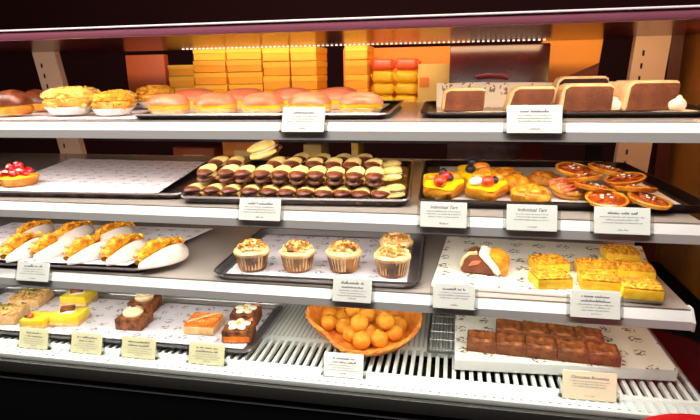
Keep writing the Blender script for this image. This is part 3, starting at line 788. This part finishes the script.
# cupcakes
def cupcake():
    t = thing('nut_cupcake', 'cupcake', 'cupcake', group='nut-topped cupcakes in bronze cases')
    b = B(); b.lathe([(.026, 0), (.0275, .001), (.0345, .033), (.0355, .034), (.034, .034), (.027, .003)], 84, flute=.022, nf=28); b.build('baking_case', M['case'], t)
    b = B(); b.lathe([(.028, .004), (.0335, .031), (.0365, .0345), (.0365, .039), (.031, .0435), (.004, .046)], 36, rough=.05); b.build('sponge_rim', M['sponge'], t)
    b = B(); rr = random.Random(2)
    b.blob((0, 0, .045), (.027, .027, .0115), 3, .15, 80); b.build('caramel_mound', M['case'], t); b = B()
    for i in range(64):
        a = rr.random()*2*PI; r = .0285*math.sqrt(rr.random()); s = rr.uniform(.0042, .0070)
        z = .058 - .014*(r/.0285)**2
        b.blob((r*math.cos(a), r*math.sin(a), z), (s*1.25, s*.8, s*.6), 1, .2, 200, rz=rr.random()*3, rx=rr.uniform(-.7, .7))
    b.build('nut_topping', M['nut'], t)['kind'] = 'stuff'
    b = B()
    for i in range(26):
        a = rr.random()*2*PI; r = .027*math.sqrt(rr.random()); b.blob((r*math.cos(a), r*math.sin(a), .0605 - .010*(r/.0285)**2), (.0032, .0024, .0022), 1)
    b.build('dark_nut_bits', M['case'], t)['kind'] = 'stuff'
    return t
mk = Maker(cupcake()); ZU = S3 + .0065
for lab, (x, y), rz in (('leftmost in the front row', (-0.4009, 0.9613), 0), ('second from left in the front row', (-0.3057, 0.9700), 1), ('third from left in the front row', (-0.2107, 0.9815), 2.4), ('rightmost in the front row', (-0.1104, 0.9720), 3.6)):
    mk((x, y + .022, ZU), rz, 'nut-topped cupcake in bronze case, ' + lab)
mk((-0.1127, 1.085, ZU), 4.6, 'nut-topped cupcake in bronze case, behind the rightmost front one')
# chocolate cream slice
ZS = S3 + .0105
t = thing('chocolate_cream_slice', 'chocolate loaf slice split by a white cream stripe, on the board\'s left', 'cake slice', (0.0718, 1.0302, ZS), -.15)
XZ = Matrix(((1, 0, 0, 0), (0, 0, 1, 0), (0, 1, 0, 0), (0, 0, 0, 1)))
def seg_(pts, d0, d1, nm, m, bev=.003):
    b = B(); b.prism(pts, d0, d1, mtx=XZ); bmesh.ops.bevel(b.bm, geom=list(b.bm.edges), offset=bev, segments=2, affect='EDGES'); return b.build(nm, M[m], t)
seg_([(-.043, 0), (.024, 0), (.014, .016), (-.002, .030), (-.016, .041), (-.030, .039), (-.041, .028), (-.045, .012)], -.030, .026, 'chocolate_body', 'cakechoc')
seg_([(.022, 0), (.033, 0), (.030, .014), (.016, .030), (.006, .043), (-.014, .044), (-.003, .030), (.012, .016)], -.032, .026, 'cream_stripe', 'cream', .004)
seg_([(.031, 0), (.044, 0), (.046, .018), (.042, .030), (.026, .040), (.006, .042), (.016, .030), (.029, .014)], -.029, .026, 'golden_end', 'gold')
seg_([(-.030, .016), (-.010, .022), (-.006, .029), (-.022, .027)], -.0325, -.028, 'painted_shine', 'pink', .0008)  # pinkish patch, shine on the chocolate face put in as colour
b = B(); b.tube([(-.045, -.026, .014), (-.040, -.026, .030), (-.030, -.026, .040), (-.014, -.026, .043)], .0035, 8, bump=.3); b.build('cream_edge', M['sponge'], t)

# yellow crumble squares
def square():
    t = thing('crumble_square', 'square', 'cake square', group='yellow crumble squares')
    b = B(); b.box((0, 0, .0095), (.066, .054, .019), bev=.002); b.build('lemon_base', M['yellow'], t)
    b = B(); rr = random.Random(6); b.box((0, 0, .0205), (.064, .052, .004), bev=.001)
    for i in range(80):
        s = rr.uniform(.003, .0055); b.blob((rr.uniform(-.030, .030), rr.uniform(-.024, .024), .0225), (s, s*.8, s*.7), 1, .3, 200, rz=rr.random()*3)
    b.build('crumble', M['crumb'], t)['kind'] = 'stuff'
    return t
mk = Maker(square())
for lab, (x, y), z, rz in (('leftmost pair, front', (0.1857, 0.9738), 0, .22), ('leftmost pair, behind and raised', (0.1960, 1.0554), .006, .28), ('middle pair, front', (0.2698, 0.9767), 0, -.08), ('middle pair, behind', (0.2799, 1.0437), .002, .08), ('right pile, front corner', (0.3322, 0.9487), 0, -.12), ('right pile, second back', (0.3486, 1.0405), .006, -.06), ('right pile, farthest back', (0.3502, 1.1367), .004, .0)):
    mk((x, y, ZS + z*0 - .0008), rz, 'yellow crumble-topped square, ' + lab, sc=.98)

# ================================================================== deck
ZT = DK + .0068
def nutslab():
    t = thing('nut_slab_slice', 'slice', 'cake slice', group='nut-crusted slab slices')
    b = B(); b.box((0, 0, .010), (.070, .058, .020), bev=.002); b.build('sponge_base', M['sponge'], t)
    b = B(); rr = random.Random(9)
    for i in range(110):
        s = rr.uniform(.0035, .0065); b.blob((rr.uniform(-.032, .032), rr.uniform(-.026, .026), .0215), (s*1.2, s*.7, s*.6), 1, .2, 200, rz=rr.random()*3, rx=rr.uniform(-.6, .6))
    b.build('nut_crust', M['nut'], t)['kind'] = 'stuff'
    b = B()
    for i in range(12): b.blob((rr.uniform(-.030, .030), rr.uniform(-.024, .024), .0255), (.003, .0022, .002), 1)
    b.build('pistachio_bits', M['green'], t)['kind'] = 'stuff'
    return t
mk = Maker(nutslab())
mk((-1.0830, 1.0310, ZT), .2, 'nut-crusted slab slice at the front left edge of the deck tray', sc=1.22)
mk((-1.0935, 1.1283, ZT), .15, 'nut-crusted slab slice behind, at the back left of the deck tray', sc=1.18)
def cheesecake(berry):
    t = thing('cheesecake_slice', 'slice', 'cake slice', group='yellow cheesecake slices')
    b = B(); b.box((0, 0, .004), (.066, .056, .008), bev=.001); b.build('biscuit_base', M['sponge'], t)
    b = B(); b.box((0, 0, .0155), (.065, .055, .017), bev=.003); b.build('yellow_filling', M['cheese'], t)
    if berry:
        b = B(); berry_half(b, -.010, -.012, .029, .8, .8); b.build('strawberry', M['straw'], t)
        b = B(); b.blob((-.020, -.012, .027), (.007, .006, .004), 2); b.build('chocolate_drop', M['darkchoc'], t)
    else:
        b = B(); b.box((-.004, .002, .029), (.030, .022, .010), rz=.4, bev=.003); b.build('chocolate_chunk', M['brownie'], t)
        b = B(); b.blob((-.004, .001, .0245), (.020, .016, .004), 2, .1, 90); b.build('cream_bed', M['cream'], t)
    return t
put(cheesecake(True), (-0.9786, 1.0194, ZT), .12, 'yellow cheesecake slice with a strawberry half, beside nut slab', sc=.95)
mk = Maker(cheesecake(False))
mk((-0.9118, 1.0468, ZT), .15, 'yellow cheesecake slice topped with chocolate chunk, in front', sc=1.1)
mk((-0.9686, 1.1544, ZT), .1, 'yellow cheesecake slice topped with chocolate chunk, behind', sc=1.1)
def rosette(b, x, y, z, r):
    for k, (rr_, zz) in enumerate(((r, 0), (r*.72, r*.25), (r*.40, r*.45))):
        b.tube([(x + rr_*.62*math.cos(a*.5236), y + rr_*.62*math.sin(a*.5236), z + zz + r*.3) for a in range(12)], rr_*.42, 8, closed=True)
    b.blob((x, y, z + r*.62), (r*.3, r*.3, r*.25), 1)
def brow_ros():
    t = thing('rosette_brownie', 'brownie', 'brownie', group='brownies topped with a cream rosette')
    b = B(); b.box((0, 0, .0125), (.060, .052, .025), bev=.002); b.build('brownie_base', M['brownie'], t)
    b = B(); rosette(b, 0, 0, .024, .021); b.build('cream_rosette', mat('caramel_cream', 'f2d8ac', .5), t)
    b = B(); b.blob((0, .001, .0425), (.006, .005, .004), 2); b.build('nut', M['choc'], t)
    return t
mk = Maker(brow_ros())
mk((-0.7407, 1.0523, ZT), .05, 'brownie with piped cream rosette, front of the two', sc=1.12)
mk((-0.7665, 1.1422, ZT), .1, 'brownie with piped cream rosette, behind its twin', sc=1.12)
for tok in [(-0.5654, 1.0637)]:
    t = thing('orange_drizzle_cake', 'orange shredded-top cake slice left of the flower brownies', 'cake slice', (tok[0], tok[1], ZT), .05)
    t.scale = (1.08, 1.5, 1.1)
    b = B(); b.box((0, 0, .009), (.068, .046, .018), bev=.002); b.build('sponge_base', M['sponge'], t)
    b = B(); rr = random.Random(5)
    b.box((0, 0, .0195), (.066, .044, .004), bev=.001)
    for i in range(60):
        x, y, a = rr.uniform(-.028, .028), rr.uniform(-.018, .018), rr.uniform(-.4, .7)
        b.tube([(x - .007*math.cos(a), y - .007*math.sin(a), .0225), (x, y, .0245), (x + .007*math.cos(a), y + .007*math.sin(a), .0225)], .0016, 5)
    b.build('orange_shreds', M['carrot'], t)['kind'] = 'stuff'
    b = B(); b.tube([(-.026, -.018, .026), (.0, .0, .027), (.028, .020, .026)], .003, 8, flat=.6); b.build('icing_line', M['sponge'], t)
def flowercake():
    t = thing('flower_brownie', 'brownie', 'brownie', group='brownies topped with a cream flower')
    b = B(); b.box((0, 0, .0125), (.058, .048, .025), bev=.002); b.build('brownie_base', M['brownie'], t)
    b = B(); b.box((0, -.0235, .008), (.050, .003, .012), bev=.001); b.build('caramel_layer', M['carrot'], t)
    for k in range(5):
        a = k*2*PI/5 + .3; b = B(); b.blob((.0135*math.cos(a), .0135*math.sin(a), .0285), (.0110, .0085, .0045), 2, rz=a); b.build('petal', M['cream'], t)
    b = B(); b.blob((0, 0, .031), (.005, .005, .004), 2); b.build('flower_centre', M['custard'], t)
    b = B(); b.tube([(.012, .006, .029), (.024, .018, .031)], .003, 8); b.build('wafer_stick', M['pink'], t)
    return t
mk = Maker(flowercake())
mk((-0.4648, 1.0339, ZT), .15, 'chocolate brownie with white cream flower, front of the two', sc=1.15)
mk((-0.4804, 1.1159, ZT), .12, 'chocolate brownie with white cream flower, behind its twin', sc=1.15)

# wicker basket of dough balls
bx, by = -0.1910, 1.104
bk_ = thing('wicker_basket', 'round orange wicker basket holding fried dough balls', 'basket', (bx, by, DK + .0004), 0)
def brim(a):   # the rim dips at the front left
    return .048 + .022*math.sin(a)
N = 96
def dent(a):   # the side folds inward at the front left
    return 1 - .24*max(0, math.cos(1.5*(math.atan2(math.sin(a - 3.93), math.cos(a - 3.93)))))**3
b = B(); prof = []
rings = []
for k, q in enumerate((0, .25, .5, .75, 1)):
    ring = []
    for i in range(N):
        a = 2*PI*i/N; z = .002 + (brim(a) - .002)*q; r = dent(a) * (.106 + .028*q**.8) * (1 + .010*math.cos(48*a + (PI if k % 2 else 0)))
        ring.append(b.bm.verts.new((r*math.cos(a), r*math.sin(a)*.98, z)))
    rings.append(ring)
inner = []
for q in (1, .5, .08):
    ring = []
    for i in range(N):
        a = 2*PI*i/N; z = .004 + (brim(a) - .004)*q; r = dent(a) * ((.106 + .028*q**.8) - .006)
        ring.append(b.bm.verts.new((r*math.cos(a), r*math.sin(a)*.98, z)))
    inner.append(ring)
allr = rings + inner
for a_, c_ in zip(allr, allr[1:]):
    for i in range(N): b.bm.faces.new((a_[i], a_[(i+1) % N], c_[(i+1) % N], c_[i]))
b.bm.faces.new(allr[0][::-1]); b.bm.faces.new(allr[-1])
b.build('woven_side', M['wicker'], bk_)
b = B()
for ph in (0, PI):
    b.tube([(dent(2*PI*i/N)*(.132 + .003*math.cos(20*2*PI*i/N + ph))*math.cos(2*PI*i/N), dent(2*PI*i/N)*(.132 + .003*math.cos(20*2*PI*i/N + ph))*math.sin(2*PI*i/N)*.98, brim(2*PI*i/N) + .0025*math.sin(20*2*PI*i/N + ph)) for i in range(N)], .0032, 6, closed=True)
b.build('braided_rim', M['wicker'], bk_)
def ball():
    t = thing('dough_ball', 'ball', 'dough ball', group='fried dough balls in the wicker basket')
    b = B(); b.blob((0, 0, .019), (.0205, .0205, .019), 3, .10, 60); b.build('ball', M['ball'], t)
    b = B(); b.blob((.003, -.002, .0365), (.008, .007, .0025), 2, .2, 200); b.build('crust_crack', M['crumb'], t)
    return t
mk = Maker(ball())
zb2 = DK + .0062
low = [(-.080, .000, 'left of the bottom layer'), (-.018, -.044, 'front of the bottom layer, left of centre'), (.010, -.072, 'very front of the bottom layer'), (.047, -.060, 'front right of the bottom layer'), (.075, -.026, 'right of the bottom layer'), (-.040, -.012, 'bottom layer centre left'), (.020, -.034, 'bottom layer centre'), (.046, -.004, 'bottom layer centre right'), (-.086, .042, 'far left of the bottom layer'), (-.052, .036, 'back left of the bottom layer'), (-.012, .030, 'back of the bottom layer'), (.082, .014, 'far right of the bottom layer')]
for i, (x, y, l) in enumerate(low): mk((bx + x, by + y, zb2), i*.9, 'golden fried dough ball, ' + l)
up = [(-.022, .012, 'left of the upper layer'), (.002, -.052, 'front left of the upper layer'), (.058, -.034, 'front right of the upper layer'), (.012, -.008, 'middle of the upper layer')]
for i, (x, y, l) in enumerate(up): mk((bx + x, by + y, zb2 + .031), i*1.3, 'golden fried dough ball, ' + l)

# brownies on the white box
ZB = DK + .0262
def bpiece(w, d, h):
    t = thing('brownie_piece', 'brownie', 'brownie', group='brownie slab pieces on the white box')
    b = B(); b.box((0, 0, h/2 - .001), (w, d, h - .002), bev=.002); b.build('brownie_side', M['brownieside'], t)
    b = B(); n = 10; g = [[None]*(n+1) for _ in range(n+1)]
    off = R.random()*30
    for j in range(n+1):
        for i in range(n+1):
            x, y = (i/n - .5)*(w - .001), (j/n - .5)*(d - .001)
            edge = min(i, j, n-i, n-j)
            g[j][i] = b.bm.verts.new((x, y, h - .003 + (.0035 + .003*noise.noise(Vector((x*70, y*70, off))) if edge else 0)))
    for j in range(n):
        for i in range(n): b.bm.faces.new((g[j][i], g[j][i+1], g[j+1][i+1], g[j+1][i]))
    ret = bmesh.ops.extrude_face_region(b.bm, geom=list(b.bm.faces))
    for v in [q for q in ret['geom'] if isinstance(q, bmesh.types.BMVert)]: v.co.z = h - .006
    b.build('crackled_top', M['brownie'], t)
    return t
mf = Maker(bpiece(.0582, .052, .026))
for i in range(5):
    k = i/4
    mf((.0725 + i*.0588, 1.044 - .014*k, ZB), -.06, 'brownie piece of the front row on the white box, %s' % ('at the left end' if i == 0 else 'at the right end' if i == 4 else ORD[i] + ' from left'))
mf2 = Maker(bpiece(.0532, .052, .030))
for i in range(4):
    k = i/3
    mf2((.133 + i*.0535, 1.098 - .012*k, ZB), -.06, 'brownie piece of the back row on the white box, %s' % ('at the left end' if i == 0 else 'at the right end' if i == 3 else ORD[i] + ' from left'))

# ================================================================== light
def area(name, loc, sx, sy, power, col, rot=(0, 0, 0)):
    l = bpy.data.lights.new(name, 'AREA'); l.shape = 'RECTANGLE'; l.size = sx; l.size_y = sy; l.energy = power; l.color = col
    o = bpy.data.objects.new(name, l); COL.objects.link(o); o.location = loc; o.rotation_euler = rot; return o
W1 = (1.0, .93, .84)
area('canopy_light', (-.55, .932, 1.376), 2.1, .016, 6.6, (1.0, .87, .74), (.55, 0, 0))
area('shelf_light', (-.60, .945, S1 - .0175), 1.9, .014, 2.9, W1, (.22, 0, 0))
area('shelf_light', (-.60, .945, S2 - .0175), 1.9, .014, 2.6, (.98, .97, .90), (.22, 0, 0))
area('shelf_light', (-.60, .945, S3 - .0175), 1.9, .014, 2.7, (.95, .98, .88), (.15, 0, 0))
area('rear_strip_light', (-.30, 1.605, 1.376), 1.1, .02, 1.1, (1.0, .70, .38), (.5, 0, 0))
area('bench_light', (-.3, 1.70, 2.0), 1.6, .3, 5, (1.0, .62, .30), (.15, 0, 0))
area('room_ceiling_lamp', (-.5, .05, 2.9), 1.8, .5, 74, (1.0, .97, .90), (.45, 0, 0))
area('right_warm_fill', (1.5, 2.0, 2.4), .5, .5, 6, (1.0, .35, .16), (0, .3, 0))  # added fill with no fixture, grades the back wall redder to the right
p = bpy.data.lights.new('end_panel_fill', 'POINT'); p.energy = 1.8; p.color = (1, .60, .22); p.shadow_soft_size = .03  # added point fill, no fixture; warms and brightens the end panel
o = bpy.data.objects.new('end_panel_fill', p); COL.objects.link(o); o.location = (.545, 1.25, 1.365)
w = bpy.data.worlds.new('World'); SC.world = w; w.use_nodes = True
w.node_tree.nodes['Background'].inputs[0].default_value = (.05, .02, .022, 1); w.node_tree.nodes['Background'].inputs[1].default_value = .25

# ================================================================== camera
cam = bpy.data.cameras.new('camera'); co = bpy.data.objects.new('camera', cam); COL.objects.link(co)
cam.sensor_fit = 'HORIZONTAL'; cam.sensor_width = 36; cam.lens = 36*530/700; cam.clip_start = .01
co.matrix_world = Matrix([[0.981993, -0.03233, 0.186128, 0.0], [0.188292, 0.247469, -0.950424, 0.0], [-0.015334, 0.968356, 0.2491, 1.3], [0, 0, 0, 1]])
SC.camera = co
SC.view_settings.view_transform = 'Standard'; SC.view_settings.look = 'None'; SC.view_settings.gamma = 1; SC.view_settings.use_curve_mapping = False
SC.view_settings.exposure = .36
